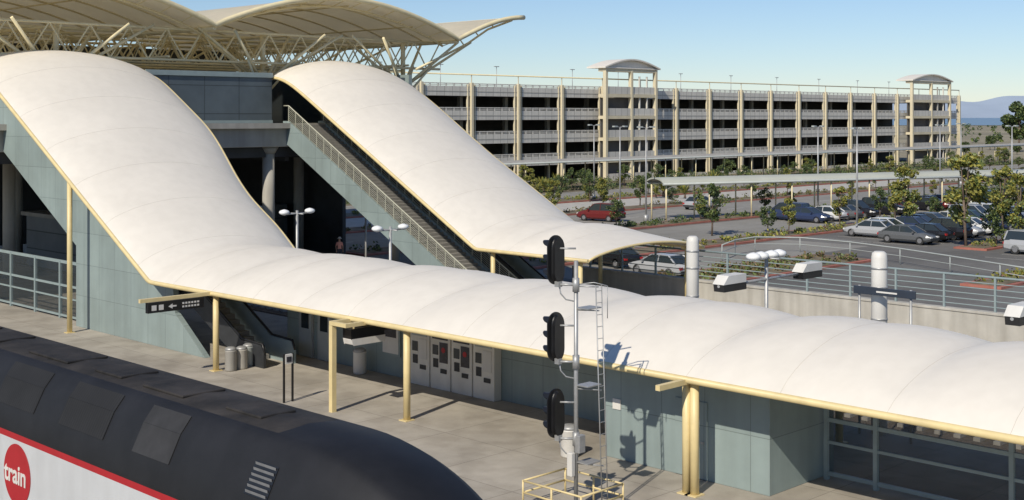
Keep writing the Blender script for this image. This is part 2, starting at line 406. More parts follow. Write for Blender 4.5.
def staircase(x0,x1,yb,H,label):
    e=thing('staircase',label,'staircase',((x0+x1)/2,yb,0)); ye=yb+H/SL; n=56
    g=G(); dy=(ye-yb)/n; dz=H/n
    for i in range(n):
        a=yb+i*dy; z=(i+1)*dz
        g.box(x0,x1,a,a+dy+.03,z-.05,z); g.box(x0,x1,a,a+.02,z-dz,z-.05)
    g.obj('treads',['treads'],e)
    for x in (x0-.16,x1+.02):
        g=G(); g.prism([(yb-.6,0),(yb+1.9,0),(ye,H-1.25),(ye+.5,H-1.25),(ye+.5,H+.25),(ye,H+.25),(yb,.25)],'x',x,x+.14); g.obj('stringer',['wall'],e)
    for x in (x0-.09,x1+.09):
        g=G(); m=24
        for i in range(m+1):
            y=yb+(ye-yb)*i/m; z=H*i/m; g.box(x-.018,x+.018,y-.018,y+.018,z+.2,z+1.2)
        g.path([(x,yb-.5,1.2),(x,yb,1.2),(x,ye,H+1.2),(x,ye+.5,H+1.2)],.04)
        for k in (.35,.47,.59,.71,.83,.95,1.07): g.path([(x,yb,k),(x,ye,H+k)],.011,n=4)
        g.obj('railing',['stairrail'],e)
    return e
staircase(46.3,48.8,48.4,9.5,'long open stair with pale metal railings and grey green side panel')

def windscreen(x,ys,label):
    y0,y1=ys[0],ys[-1]
    e=thing('platform_windscreen',label,'glass screen',(x,(y0+y1)/2,0),'glazed platform windscreens')
    for y in ys:
        g=G(); g.box(x-.07,x+.07,y-.06,y+.06,0,2.85); g.obj('post',['rail'],e)
    for z,t in ((.12,.06),(1.0,.05),(1.6,.07),(2.75,.09)):
        g=G(); g.box(x-.045,x+.045,min(y0,y1),max(y0,y1),z,z+t*1.6); g.obj('rail',['rail'],e)
    for a,b in zip(ys[:-1],ys[1:]):
        a,b=min(a,b)+.08,max(a,b)-.08
        g=G(); g.box(x-.008,x+.008,a,b,.24,2.74); g.obj('glass_pane',['screen'],e)
windscreen(28.9,[57.9,60.7,63.5,66.4,69.2,72,75],'grey green framed glass windscreen beneath the sloping canopy')
windscreen(31.0,[18.7,17.2,13.5,9.8,6.1,3.5],'grey green framed glass windscreen beside the equipment block')

# ---------------------------------------------------------------- station building
e=thing('station_building','raised concourse building with white membrane roof on cream trusses','station',(40,80,0))
g=G(); g.box(19,57,66,100,8.15,9.5); g.obj('concourse_floor',['fascia'],e,bevel=.03)
g=G(); g.box(19,57,65.6,66.0,9.3,9.62); g.obj('floor_fascia',['fascia'],e)
g=G(); g.box(36.9,45.6,66.8,67.0,9.5,12.7); g.obj('panel_wall',['bluewall'],e)
g=G(); g.box(36.9,45.6,66.7,66.79,12.45,12.75); g.box(36.9,45.6,66.72,66.79,9.62,9.8); g.obj('panel_trim',['rail'],e)
g=G(); g.box(54,56.6,67.0,67.2,9.5,12.7); g.obj('panel_wall',['bluewall'],e)
g=G(); g.box(45.7,54,72.4,72.6,9.5,12.9); g.obj('glass_wall',['glass'],e)
g=G(); g.box(56.6,56.9,66.6,99.5,9.5,12.9); g.obj('side_wall',['wall'],e)
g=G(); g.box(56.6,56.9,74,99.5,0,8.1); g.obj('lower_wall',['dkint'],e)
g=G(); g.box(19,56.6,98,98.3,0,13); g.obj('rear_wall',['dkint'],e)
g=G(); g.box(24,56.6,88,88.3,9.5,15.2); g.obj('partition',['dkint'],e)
for x in (22,33.8,39.6,45.4,55.6):
    for y in (66.9,78,90):
        g=G(); g.tube((x,y,0),(x,y,8.15),.38,n=18); g.tube((x,y,7.7),(x,y,8.14),.38,.65,n=18); g.obj('column',['concrete'],e)
for y in (66.9,72,78,84,90):
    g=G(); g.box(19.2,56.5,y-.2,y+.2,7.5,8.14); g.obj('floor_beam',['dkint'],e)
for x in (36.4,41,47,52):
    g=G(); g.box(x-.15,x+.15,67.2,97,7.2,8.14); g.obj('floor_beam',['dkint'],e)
g=G(); g.box(37.6,43,73,84,0,3.4); g.obj('ground_level_room',['roomwall'],e)
g=G(); g.box(52,56,80,90,0,3.4); g.obj('ground_level_room',['roomwall'],e)
g=G(); g.box(45.2,49,76,82,0,3.0); g.obj('ground_level_room',['roomwall'],e)
g=G(); g.box(37.2,43.3,72.6,84,3.4,3.65); g.obj('room_roof',['fascia'],e)
g=G(); g.box(44.9,49.3,75.6,82.2,3.0,3.25); g.obj('room_roof',['fascia'],e)
def zroof(x,y=0):
    if x>60.6:
        t=(x-60.6)/6.6; return 15.5+1.9*math.sin(t*math.pi/2*.95)
    k=((x-21.4)/19.6)%1.0
    if x>=60.59: k=0
    return 15.5+2.2*max(0,math.sin(math.pi*k))**.9
Y0,Y1=66.0,104.0
xsr=[21.4+19.6*i/28 for i in range(57)]+[60.6+6.6*i/10 for i in range(1,11)]
g=G(); nyy=16
for sgn in (0,1):
    b=len(g.v)
    for j in range(nyy+1):
        y=Y0+(Y1-Y0)*j/nyy
        for x in xsr: g.v.append((x,y,zroof(x)-.09*sgn))
    nx=len(xsr)
    for j in range(nyy):
        for i in range(nx-1):
            q=[b+j*nx+i,b+j*nx+i+1,b+(j+1)*nx+i+1,b+(j+1)*nx+i]; g.face(q if sgn==0 else q[::-1],0,True)
g.obj('membrane_roof',['membrane'],e)
g=G()
g.path([(x,Y0-.05,zroof(x)-.03) for x in xsr],.17,n=10)
g.path([(xsr[-1],y,zroof(xsr[-1])-.05) for y in (Y0,Y1)],.1)
g.obj('roof_edge_tube',['paleyellow'],e)
g=G(); g.path([(x,Y0+1.6,zroof(x)-.45) for x in xsr if x<60.7],.08,n=8)
g.obj('roof_edge_tube',['paleyellow'],e)
g=G()
for i,x in enumerate(xsr[:57:2]):
    g.tube((x,Y0,zroof(x)-.1),(x,Y0+1.6,zroof(x)-.45),.035,n=5)
g.obj('edge_lacing',['paleyellow'],e,kind='stuff')
for x in (21.4,41.0,60.6):
    g=G(); g.tube((x,Y0,15.3),(x,Y1,15.3),.13); g.obj('valley_beam',['paleyellow'],e)
g=G()
for j in range(1,9):
    y=Y0+3.4*j; g.path([(x,y,zroof(x)-.2) for x in xsr],.06,n=5)
for x in xsr[4::8]: g.tube((x,Y0+1.6,zroof(x)-.25),(x,Y0+30,zroof(x)-.25),.05,n=5)
g.obj('purlins',['paleyellow'],e,kind='stuff')
def truss(p,q,h,n,r=.065):
    g=G(); p=Vector(p);q=Vector(q); up=Vector((0,0,h))
    g.tube(p,q,r,n=6); g.tube(p+up,q+up,r,n=6)
    for i in range(n):
        a=p.lerp(q,i/n);b=p.lerp(q,(i+1)/n);m=p.lerp(q,(i+.5)/n)
        g.tube(a+up,m,r*.6,n=5); g.tube(m,b+up,r*.6,n=5)
    return g
for y in (67.8,72,76,80,85):
    truss((22,y,13.4),(60.5,y,13.4),1.85,16,.085).obj('roof_truss',['paleyellow'],e)
for x in (26.5,32.3,39,46,52,57.6):
    truss((x,67.8,13.6),(x,90,13.6),1.5,8,.075).obj('roof_truss',['paleyellow'],e)
for x in (32.3,46.0,57.6):
    for y in (68.4,83.5):
        g=G(); g.tube((x,y,9.5),(x,y,12.9),.28,n=12)
        for dx in (-1,1):
            for dy in (-1,1):
                g.tube((x,y,12.0),(x+dx*3.4,y+dy*2.0,15.3),.12,.09); g.tube((x,y,11.2),(x+dx*1.8,y+dy*1.0,13.6),.08)
            g.tube((x,y,12.1),(x+dx*5.4,y-1.2,15.4),.11,.08)
        g.tube((x,y,12.9),(x,y,15.3),.16,n=10)
        g.obj('branching_column',['paleyellow'],e)
for y in (67,76,85,94):
    g=G(); g.path([(60.6,y,14.5),(62.5,y,15.3),(64.5,y,16.4),(67,y,17.2)],.08,n=6)
    for x in (61.5,63,64.6): g.tube((x,y,zroof(x)-.1),(x+.6,y,14.5+(x-60)*.45),.05,n=5)
    g.tube((57.6,y,13.3),(60.6,y,14.5),.09,n=6)
    g.obj('wing_strut',['paleyellow'],e)

# ---------------------------------------------------------------- parking garage
FY=131.5
e=thing('parking_garage','long four storey concrete parking garage with open decks and pale columns','parking garage',(190,FY,0))
cx=[104.4+9.4*i for i in range(19)]; X0,X1=cx[0],cx[-1]
for z in (3.4,6.8,10.2,13.6):
    g=G(); g.box(X0,X1,FY,FY+38,z-.45,z); g.obj('deck',['garage'],e)
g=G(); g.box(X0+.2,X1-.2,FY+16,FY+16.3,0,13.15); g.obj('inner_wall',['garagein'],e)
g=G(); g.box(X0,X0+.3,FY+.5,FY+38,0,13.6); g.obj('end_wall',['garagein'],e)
g=G(); g.box(X0,X1,FY-.2,FY+.2,0,.5); g.obj('base_wall',['garage'],e)
proto=None
for ix,x in enumerate(cx):
    if proto is None:
        g=G(); g.box(-.20,.20,-.45,.25,0,14.85); g.box(-.75,-.63,-.24,.1,0,14.6); g.box(.63,.75,-.24,.1,0,14.6); g.box(-.05,.05,-.25,-.15,14.85,16.0)
        proto=g.obj('column',['garagecol'],e); proto.matrix_parent_inverse=Matrix.Identity(4); proto.location=(x-190,0,0)
    else:
        c=proto.copy(); S.collection.objects.link(c); c.parent=e; c.location=(x-190,0,0)
ic=None
for x in cx[:-1]:
    if ic is None:
        g=G(); g.box(-.3,.3,7,7.6,0,13.1); ic=g.obj('inner_column',['garage'],e); ic.matrix_parent_inverse=Matrix.Identity(4); ic.location=(x+4.7-190,0,0)
    else:
        c=ic.copy(); S.collection.objects.link(c); c.parent=e; c.location=(x+4.7-190,0,0)
pp=None
for x in cx[:-1]:
    for z in (3.4,6.8,10.2,13.6):
        if pp is None:
            g=G(); w0,w1=.24,9.16
            g.box(w0,w1,-.14,-.004,-.62,.74); g.box(w0,w1,-.17,-.145,-.06,.02)
            g.box(w0,w1,-.10,-.05,.84,.94)
            g.box(w0,w1,-.13,-.03,1.04,1.18)
            for i in range(1,6): g.box(w0+(w1-w0)*i/6-.09,w0+(w1-w0)*i/6+.09,-.115,-.02,.74,1.04)
            pp=g.obj('parapet_panel',['garagep'],e); pp.matrix_parent_inverse=Matrix.Identity(4); pp.location=(x-190,0,z)
        else:
            c=pp.copy(); S.collection.objects.link(c); c.parent=e; c.location=(x-190,0,z)
g=G(); g.tube((X0,FY-.2,16.0),(X1,FY-.2,16.0),.10,n=6); g.obj('roof_pipe_rail',['paleyellow'],e)
for (a,b) in ((149.8,162.6),(248,265.5)):
    yA=FY-2.3;yB=FY-.72; m_=(a+b)/2
    g=G()
    for x in (a,m_-.25,b-.5): g.box(x,x+.5,yA,yA+.6,0,17.6)
    for z in (3.4,6.8,10.2,13.6,17.6): g.box(a+.02,b-.02,yA+.05,yB,z-.5,z)
    g.obj('stair_tower',['garagecol'],e)
    g=G()
    for z0 in (0,3.42,6.82,10.22,13.62):
        g.box(a+.52,m_-.27,yA+.1,yA+.25,z0,z0+1.15); g.box(m_+.27,b-.52,yA+.2,yA+.4,z0,z0+1.15)
        z1=z0+2.86
        for k in range(1,3):
            xx=m_+.27+(b-.52-m_-.27)*k/3; g.box(xx-.1,xx+.1,yA+.18,yA+.42,z0+1.15,z1)
    g.obj('stair_tower_infill',['garagep'],e)
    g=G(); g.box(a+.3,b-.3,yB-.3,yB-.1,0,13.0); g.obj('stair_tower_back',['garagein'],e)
    n=18; g=G(); top=[]; bot=[]
    for i in range(n+1):
        t=i/n; x=a-.45+(b-a+.9)*t; z=17.85+1.35*math.sin(math.pi*t); top.append((x,z)); bot.append((x,z-.22))
    for i in range(n): g.prism([top[i],top[i+1],bot[i+1],bot[i]][::-1],'y',yA-.3,yB+2)
    g.box(a-.3,b+.3,yA-.1,yB+1.9,17.62,17.8)
    g.prism([(a,17.8)]+[(x,z-.02) for x,z in bot if a<x<b]+[(b,17.8)],'y',yA+.3,yA+.4)
    g.obj('stair_tower_roof',['canopy'],e)
proto=thing('roof_lamp','slim lamp post standing on the garage roof deck','lamp post',(0,0,0),'lamp posts on the garage roof')
g=G(); g.tube((0,0,0),(0,0,4.4),.07,.05,n=6); g.obj('pole',['galv'],proto)
g=G(); g.box(-.5,.5,-.12,.12,4.4,4.52); g.obj('lamp_head',['galv'],proto)
proto.location=(118,FY+14,13.6)
for x in (130,142,160,172,190,206,222,238,254,268): copy_thing(proto,(x,FY+14,13.6))

# ---------------------------------------------------------------- walkway canopies
def walkway(p0,p1,zb,wv,hh,mt,lab,npost):
    p0=Vector(p0); p1=Vector(p1); d=(p1-p0).normalized(); nrm=Vector((-d.y,d.x,0))
    e=thing('walkway_canopy',lab,'covered walkway',tuple(p0))
    g=G(); n=10
    sec=[(wv*math.cos(math.pi*(1-i/n)),hh*math.sin(math.pi*i/n)) for i in range(n+1)]
    for P in (p0,p1):
        for s_,z_ in sec: q=P+nrm*s_; g.v.append((q.x,q.y,zb+z_))
    for i in range(n): g.face([i,i+1,n+1+i+1,n+1+i],0,True)
    for P in (p0,p1):
        g.poly([tuple(P+nrm*s_)[:2]+(zb+z_,) for s_,z_ in sec]+[tuple(P+nrm*s_)[:2]+(zb+z_-.15,) for s_,z_ in sec][::-1],0)
    g.obj('roof',[mt],e)
    for s_ in (-wv,wv):
        g=G(); a=p0+nrm*s_;c=p1+nrm*s_; g.tube((a.x,a.y,zb-.05),(c.x,c.y,zb-.05),.13,n=6); g.obj('eaves_beam',['railp'],e)
    for i in range(npost):
        P=p0.lerp(p1,(i+.1)/(npost-.7))
        for s_ in (-wv*.85,wv*.85):
            q=P+nrm*s_; g=G(); g.tube((q.x,q.y,0),(q.x,q.y,zb),.08,n=6); g.obj('post',['paleyellow'],e)
walkway((96.8,77.3,0),(158,54.4,0),3.6,1.6,.55,'greenroof','long pale green roofed pedestrian walkway crossing the car park',14)
walkway((112,119,0),(330,119,0),3.9,1.6,.35,'fascia','long low pale roofed walkway along the garage base',30)

# ---------------------------------------------------------------- retaining wall + fence
e=thing('retaining_wall','pale concrete retaining wall beyond the far platform','wall',(55.2,22,-1))
g=G(); g.box(54.98,55.4,-5,50,-1,1.2); g.obj('wall',['concrete'],e)
g=G(); g.box(54.93,55.45,-5,50,1.2,1.32); g.obj('coping',['concrete'],e,bevel=.02)
e=thing('fence','grey post and rail fence on the concrete retaining wall','fence',(55.2,20,1.32))
for i in range(23):
    y=-4+2.4*i; g=G(); g.box(55.15,55.25,y-.045,y+.045,1.32,2.85); g.obj('post',['rail'],e)
for z in (1.52,1.78,2.04,2.30,2.56): 
    g=G(); g.tube((55.2,-4,z),(55.2,49,z),.025,n=5); g.obj('wire',['rail'],e)
g=G(); g.tube((55.2,-4,2.85),(55.2,49,2.85),.055); g.obj('top_rail',['rail'],e)
e=thing('ramp_railing','low grey pipe railing along a sloping path','railing',W(800,250)+(0,))
pts=[W(x,y,1.1) for x,y in ((722,245),(735,240),(755,237),(800,237.5),(850,242),(900,248.5),(950,256),(1000,264),(1045,271))]
for z in (1.1,.6):
    g=G(); g.path([(p[0],p[1],z) for p in pts],.05 if z>1 else .025,n=6); g.obj('rail',['railp'],e)
for p in pts:
    g=G(); g.tube((p[0],p[1],0),(p[0],p[1],1.1),.035,n=6); g.obj('post',['railp'],e)

# ---------------------------------------------------------------- lot surface, roads, islands
g=G(); g.box(55.6,230,-30,73,-.2,.010); g.obj('parking_lot',['asphalt'],kind='structure')
g=G(); g.box(57,300,75,87,-.2,.012); g.obj('road',['road'],kind='structure')
g=G(); g.box(57,300,104,112,-.2,.012); g.obj('road',['road'],kind='structure')
g=G(); g.box(58,89,50,57.4,.0,.014); g.obj('road',['road'],kind='structure')
g=G(); g.box(76,200,61.1,71.4,.0,.013); g.obj('road',['road'],kind='structure')
g=G()
for i in range(38): g.box(60+6*i,63+6*i,80.9,81.1,.013,.017); g.box(60+6*i,63+6*i,107.9,108.1,.013,.017)
g.obj('road_marking',['paint'],kind='structure')
def island(x0,x1,y0,y1,m='soil',k='redkerb'):
    g=G(); g.box(x0,x1,y0,y1,0,.15); g.obj('kerb',[k],kind='structure')
    g=G(); g.box(x0+.35,x1-.35,y0+.35,y1-.35,.1,.18); g.obj('planting_bed',[m],kind='structure')
island(57,250,72,75); island(57,300,87,90.5); island(62,250,100,104); island(57,300,112,128,k='kerb')
island(60,200,57.9,61,k='redkerb'); island(92,200,42,44.6); island(62,75,62.5,70.5); island(60,80,44.5,49.5,k='redkerb'); island(72,110,32,34.5)
g=G(); g.box(57,300,90.6,99.9,-.2,.011); g.obj('pavement',['kerb'],kind='structure')
g=G()
for yc,xa in ((38,88),(49,92),(53.8,92),(65.4,104)):
    for i in range(30):
        x=xa+2.75*i; g.box(x-.05,x+.05,yc-2.3,yc+2.3,.014,.018)
g.obj('parking_bay_marking',['paint'],kind='structure')

# ---------------------------------------------------------------- cars
def build_car(kind):
    L,Wd,Hh=(4.5,.86,1.40) if kind=='sedan' else (4.6,.90,1.70)
    belt=.91 if kind=='sedan' else 1.03
    hood=.88 if kind=='sedan' else 1.0
    e=thing('parked_car','car','car',(0,0,0),'cars parked in the lot beside the station')
    st=[(-L/2,.45,hood*.80,.80),(-L/2+.08,.30,hood*.98,.93),(-L/2+.6,.22,belt+.03,1),( -.6,.22,belt+.02,1),(.9,.22,belt,1),(1.4,.22,hood,1),(L/2-.35,.24,hood*.86,.96),(L/2-.05,.32,hood*.70,.86),(L/2,.42,hood*.62,.78)]
    g=G(); K=8
    for (x,zb,zt,wf) in st:
        w_=Wd*wf; zm=(zb+zt)/2
        g.v+=[(x,-w_*.86,zb),(x,-w_,zb+.15),(x,-w_,zm+.08),(x,-w_*.90,zt),(x,w_*.90,zt),(x,w_,zm+.08),(x,w_,zb+.15),(x,w_*.86,zb)]
    for i in range(len(st)-1):
        for k in range(K): g.face([i*K+k,(i+1)*K+k,(i+1)*K+(k+1)%K,i*K+(k+1)%K],0,k in(3,))
    g.face(list(range(K))[::-1]); g.face([(len(st)-1)*K+k for k in range(K)])
    r0,r1=((-1.15,.30) if kind=='sedan' else (-2.0,.35)); b0,b1=((-1.85,1.15) if kind=='sedan' else (-2.2,1.15)); rw=Wd*.72; bw=Wd*.90
    g.prism([(r0-.02,Hh-.04),(r1+.04,Hh-.04),(r1-.1,Hh+.01),((r0+r1)/2,Hh+.03),(r0+.12,Hh+.01)],'y',-rw,rw)
    for s_ in (-1,1):
        g.tube((b1,s_*bw,belt),(r1,s_*rw,Hh-.02),.035,n=5); g.tube((b0,s_*bw,belt),(r0,s_*rw,Hh-.02),.06,n=5)
        g.tube((-.35,s_*bw,belt),(-.35,s_*rw,Hh-.02),.035,n=5)
        g.box(.80,.95,s_*(bw+.12)-.07,s_*(bw+.12)+.07,belt-.02,belt+.12)
    g.obj('body',[CM['white']],e)
    g=G()
    g.v+=[(b0,-bw,belt-.02),(b1,-bw,belt-.02),(b1,bw,belt-.02),(b0,bw,belt-.02),(r0,-rw,Hh-.03),(r1,-rw,Hh-.03),(r1,rw,Hh-.03),(r0,rw,Hh-.03)]
    for q in ((0,1,5,4),(1,2,6,5),(2,3,7,6),(3,0,4,7)): g.face(list(q))
    g.obj('windows',['glass'],e)
    for x in (-1.36,1.40):
        for s_ in (-1,1):
            g=G(); y=s_*(Wd-.10); g.tube((x,y-.1,.33),(x,y+.1,.33),.33,n=16); t=g.obj('tyre',['tyre'],e)
            g=G(); g.tube((x,y-.11,.33),(x,y+.11,.33),.19,n=12); g.obj('rim',['rim'],t)
    for s_ in (-1,1):
        g=G(); g.box(L/2-.13,L/2+.01,s_*.55-.16,s_*.55+.16,hood*.62,hood*.75); g.obj('headlight',['lamp'],e)
        g=G(); g.box(-L/2-.01,-L/2+.12,s_*.66-.13,s_*.66+.13,hood*.68,hood*.86); g.obj('taillight',['tail'],e)
    g=G(); g.box(L/2-.1,L/2+.04,-.7,.7,.34,.5); g.obj('bumper',['dark'],e)
    g=G(); g.box(-L/2-.04,-L/2+.1,-.7,.7,.36,.52); g.obj('bumper',['dark'],e)
    return e
sed=build_car('sedan'); suv=build_car('suv')
random.seed(14)
def put(kind,colr,x,y,rot):
    base=sed if kind=='sedan' else suv
    lab='%s %s parked on the asphalt beside a red kerb'%(colr,'saloon car' if kind=='sedan' else 'sport utility vehicle')
    return copy_thing(base,(x,y,.018),rot,1,{CM['white']:CM[colr]},lab)
for yc,xa,nn in ((38,88,8),(49,92,15),(53.8,92,19),(65.4,104,20)):
    for i in range(nn):
        x=xa+2.75*(i+.5)
        if random.random()<.12: continue
        put(random.choice(['sedan','sedan','suv']),random.choice(['white','silver','black','black','blue','green','grey','white','silver','grey','black','red']),x,yc+random.uniform(-.2,.2),math.pi/2*random.choice([1,-1]))
px,py=W(601,221); put('suv','red',px,py,math.radians(100))
px,py=W(786,220); put('suv','blue',px,py,math.radians(95))
px,py=W(612,266); put('sedan','black',px,py,math.radians(80))
px,py=W(662,276); put('sedan','silver',px,py,math.radians(85))
px,py=W(700,209); put('sedan','silver',px,py,math.radians(4))
sed.location=(124,46.7,.018); sed.rotation_euler=(0,0,0); sed['label']='white saloon car driving along the parking lane'
suv.location=(118,34,.018); suv['label']='white sport utility vehicle in the parking lane'

# ---------------------------------------------------------------- trees
def build_tree(seed,h,r,nc,nl,size,mats,lab,trunkr=.09,name='tree'):
    random.seed(seed)
    e=thing(name,lab,'tree',(0,0,0),'young trees in the car park')
    g=G(); top=(random.uniform(-.1,.1),random.uniform(-.1,.1),h*.5)
    g.tube((0,0,0),top,trunkr,trunkr*.7,n=7); g.tube(top,(top[0]*2,top[1]*2,h*.85),trunkr*.7,trunkr*.25,n=6)
    cl=[]
    for i in range(nc):
        a=random.uniform(0,6.28); zf=random.uniform(.32,1.0); rr=r*random.uniform(.25,.95)*math.sin(math.pi*min(.97,max(.12,(zf-.24)/.84)))
        c=(math.cos(a)*rr,math.sin(a)*rr,h*zf*.95); cl.append(c)
        if i%2==0: g.tube((0,0,h*zf*.6),c,trunkr*.35,trunkr*.12,n=5)
    g.obj('trunk',['bark'],e)
    g=G()
    for i,c in enumerate(cl):
        g.leaves(c,r*random.uniform(.22,.42),nl,size,((0,0,1) if i%3 else (1,1,0)),.8)
    g.obj('crown',mats,e)
    return e
t1=build_tree(1,4.6,1.5,18,70,.13,['leafL','leafD'],'young green tree in a mulch planting bed')
t2=build_tree(2,5.2,1.3,22,75,.13,['leafY','leafL'],'slim yellow green young tree in a planting bed')
t3=build_tree(3,3.8,1.6,16,70,.14,['leafD','leafL'],'small dark green tree in a planting bed')
big=build_tree(4,14,4.2,34,130,.45,['leafD','leafL'],'tall dark eucalyptus tree standing beyond the car park',.35)
mid=build_tree(6,8,3.6,24,90,.36,['leafD','leafL'],'broad dark green tree beyond the roads',.22)
random.seed(21)
T=[t1,t2,t3]
def tree_at(t,x,y,s=1,z=.16): return copy_thing(t,(x,y,z),random.uniform(0,6.28),s)
for x0,x1,yy,stp,sc in ((92,200,59,12,.7),(98,200,43.5,12,.7),(60,240,73.4,13,.55),(66,280,88.5,12,.55),(64,240,102,12,.6)):
    x=x0
    while x<x1:
        tree_at(random.choice(T+[t2]),x+random.uniform(-2,2),yy+random.uniform(-.5,.5),sc*random.uniform(.7,1.25)); x+=stp*random.uniform(.6,1.4)
for (px,pb,k,s) in ((966,248,1,1.4),(906,232,1,1.1),(712,236,0,1.0),(640,207,0,.8),(560,200,2,.8),(590,202,0,.8),(1003,232,1,1.1),(880,219,0,.7),(768,232,2,.6),(840,226,1,.7),(1020,248,1,1.1)):
    x,y=W(px,pb); tree_at(T[k],x,y,s,.01)
x,y=W(1019,152); big.location=(x,y,0)
x,y=W(1045,148); tree_at(big,x,y,.8,0)
for i in range(16):
    pxx=random.uniform(962,1075); pyy=random.uniform(133,158); x,y=W(pxx,pyy); tree_at(mid,x,y,random.uniform(.25,.5),0)
mid.location=W(990,150)+(0,); mid.scale=(.6,)*3
t1.location=(110,73.5,.16); t1.scale=(.6,)*3; t2.location=(125,59,.16); t2.scale=(.8,)*3; t3.location=(108,43.5,.16); t3.scale=(.8,)*3
for i in range(26):
    x=random.uniform(112,262); y=random.uniform(113,117); tree_at(random.choice(T),x,y,random.uniform(.4,.8))
ap=thing('spiky_plant','spiky green agave plant in the garden by the garage','plant',(120,113,.16),'spiky plants by the garage')
g=G(); random.seed(3)
for i in range(60):
    a=random.uniform(0,6.28); el=random.uniform(.15,1.4); r=random.uniform(1.2,1.9); d=Vector((math.cos(a)*math.cos(el),math.sin(a)*math.cos(el),math.sin(el))); s_=Vector((-math.sin(a),math.cos(a),0))*.09
    q=d*r*.55; g.poly([(0,0,.5),tuple(q+s_+Vector((0,0,.6))),tuple(d*r+Vector((0,0,.35))),tuple(q-s_+Vector((0,0,.6)))],random.choice((0,1)))
for o in (g.obj('leaves',['leafL','leafY'],ap),): o.matrix_parent_inverse=Matrix.Identity(4)
g=G(); g.tube((0,0,0),(0,0,.7),.16,.12); o=g.obj('trunk',['bark'],ap); o.matrix_parent_inverse=Matrix.Identity(4)
for i in range(20):
    x,y=W(random.uniform(535,740),random.uniform(187,201)); copy_thing(ap,(x,y,.1),random.uniform(0,6),random.uniform(.7,1.3))
def shrubs(x0,x1,y0,y1,n,label,z=.15,R=(.2,.5),mats=['leafL','leafD']):
    g=G()
    for i in range(n):
        x=random.uniform(x0,x1);y=random.uniform(y0,y1);r=random.uniform(*R); g.leaves((x,y,z+r*.5),r,24,.10+.06*r,(0,1),.7)
    g.obj('shrubs',mats,None,kind='stuff',label=label,category='shrubs')
shrubs(58,200,72.4,74.6,260,'low green shrubs in a kerbed planting strip')
shrubs(58,260,87.4,90.1,260,'low green shrubs in a kerbed planting strip',mats=['leafR','leafL'])
shrubs(64,240,100.5,103.5,280,'low mixed shrubs in a kerbed planting strip',mats=['leafY','leafL'])
shrubs(60,270,112.5,117,460,'dense garden shrubs at the foot of the garage',R=(.35,.9))
shrubs(60,270,121.5,127.5,320,'dense garden shrubs against the garage wall',R=(.4,1.0))
shrubs(61,180,58.3,60.6,260,'low shrubs in a parking island',mats=['leafL','leafY'])
shrubs(93,180,42.4,44.2,150,'low shrubs in a parking island',mats=['leafY','leafL'])
shrubs(63,74,63,70,110,'low rust coloured shrubs in a planting bed',mats=['leafR','leafL'])
shrubs(61,79,45,49,110,'low green shrubs in a planting bed',mats=['leafL','leafR'])
shrubs(73,109,32.4,34.1,80,'low green shrubs in a planting island',mats=['leafL','leafY'])
g=G()
for i in range(160):
    D=random.uniform(480,1400); l=random.uniform(.33,.55)*D; x,y=dl(D,l); r=random.uniform(1.2,2.8); g.leaves((x,y,r*.7),r,26,.7,(0,1),.7)
g.obj('distant_trees',['leafD','leafL'],None,kind='stuff',label='distant band of dark trees toward the bay',category='trees')

# ---------------------------------------------------------------- street lamps in lot
proto=thing('street_lamp','tall slim grey street lamp with flat head','street lamp',(0,0,0),'street lamps around the car park')
g=G(); g.tube((0,0,0),(0,0,9),.10,.06,n=8); g.tube((0,0,0),(0,0,.7),.24,.24,n=10); g.obj('pole',['galv'],proto)
g=G(); g.tube((0,0,8.95),(.5,-.1,9.05),.04,n=6); g.tube((0,0,8.95),(-.5,.1,9.05),.04,n=6); g.obj('arm',['galv'],proto)
for s_ in (-1,1):
    g=G(); g.box(s_*.65-.25,s_*.65+.25,-.16-.1*s_,.16-.1*s_,8.98,9.12); g.obj('lamp_head',['railp'],proto)
L_=[(620,216),(646,222),(857,236),(818,214),(940,200),(961,186),(594,200),(1012,210)]
x,y=W(*L_[0]); proto.location=(x,y,0)
for p in L_[1:]:
    x,y=W(*p); copy_thing(proto,(x,y,0),random.uniform(-.3,.3))

# ---------------------------------------------------------------- platform lamps with signs
def twin_lamp(label,signs):
    e=thing('platform_lamp',label,'lamp post',(0,0,0),'twin globe lamps along the platform')
    g=G(); g.tube((0,0,0),(0,0,5.45),.065,n=10); g.tube((0,0,0),(0,0,.3),.14,n=10); g.obj('pole',['galv'],e)
    g=G(); g.tube((-.75,0,5.3),(.75,0,5.3),.04,n=8); g.tube((0,-.5,5.3),(0,.5,5.3),.03,n=8); g.obj('arm',['galv'],e)
    for x,y in ((-.75,0),(.75,0),(-.3,0),(.3,0)) if signs else ((-.75,0),(.75,0)):
        g=G(); g.lathe(x,y,[(.04,5.25),(.20,5.31),(.26,5.39),(.22,5.47),(.1,5.52),(.02,5.54)],14); g.obj('lamp_shade',['lamp'],e)
    return e
a=twin_lamp('grey post with twin white lamp shades and flanking sign boxes',True)
b_=twin_lamp('grey post with twin white lamp shades above the canopy edge',False)
e=a; g=G(); g.tube((-2.7,0,4.6),(2.9,0,4.6),.05,n=8); g.obj('sign_beam',['galv'],e)
for x in (-2.1,2.5):
    g=G(); g.prism([(x-.62,4.66),(x+.62,4.66),(x+.62,4.93),(x-.35,4.93)],'y',-.22,.22); t=g.obj('sign_box',['white'],e)
    g=G(); g.prism([(x-.56,4.42),(x+.66,4.42),(x+.66,4.645),(x-.60,4.645)],'y',-.20,.20); g.obj('display',['black'],t)
a.location=(36.0,24.0,0)
copy_thing(a,(36.2,14.6,0))
b_.location=(36.4,51.2,0); copy_thing(b_,(36.4,44.1,-.35)); copy_thing(b_,(45.6,69.5,-1.2)); copy_thing(b_,(52.4,66,-1.2))
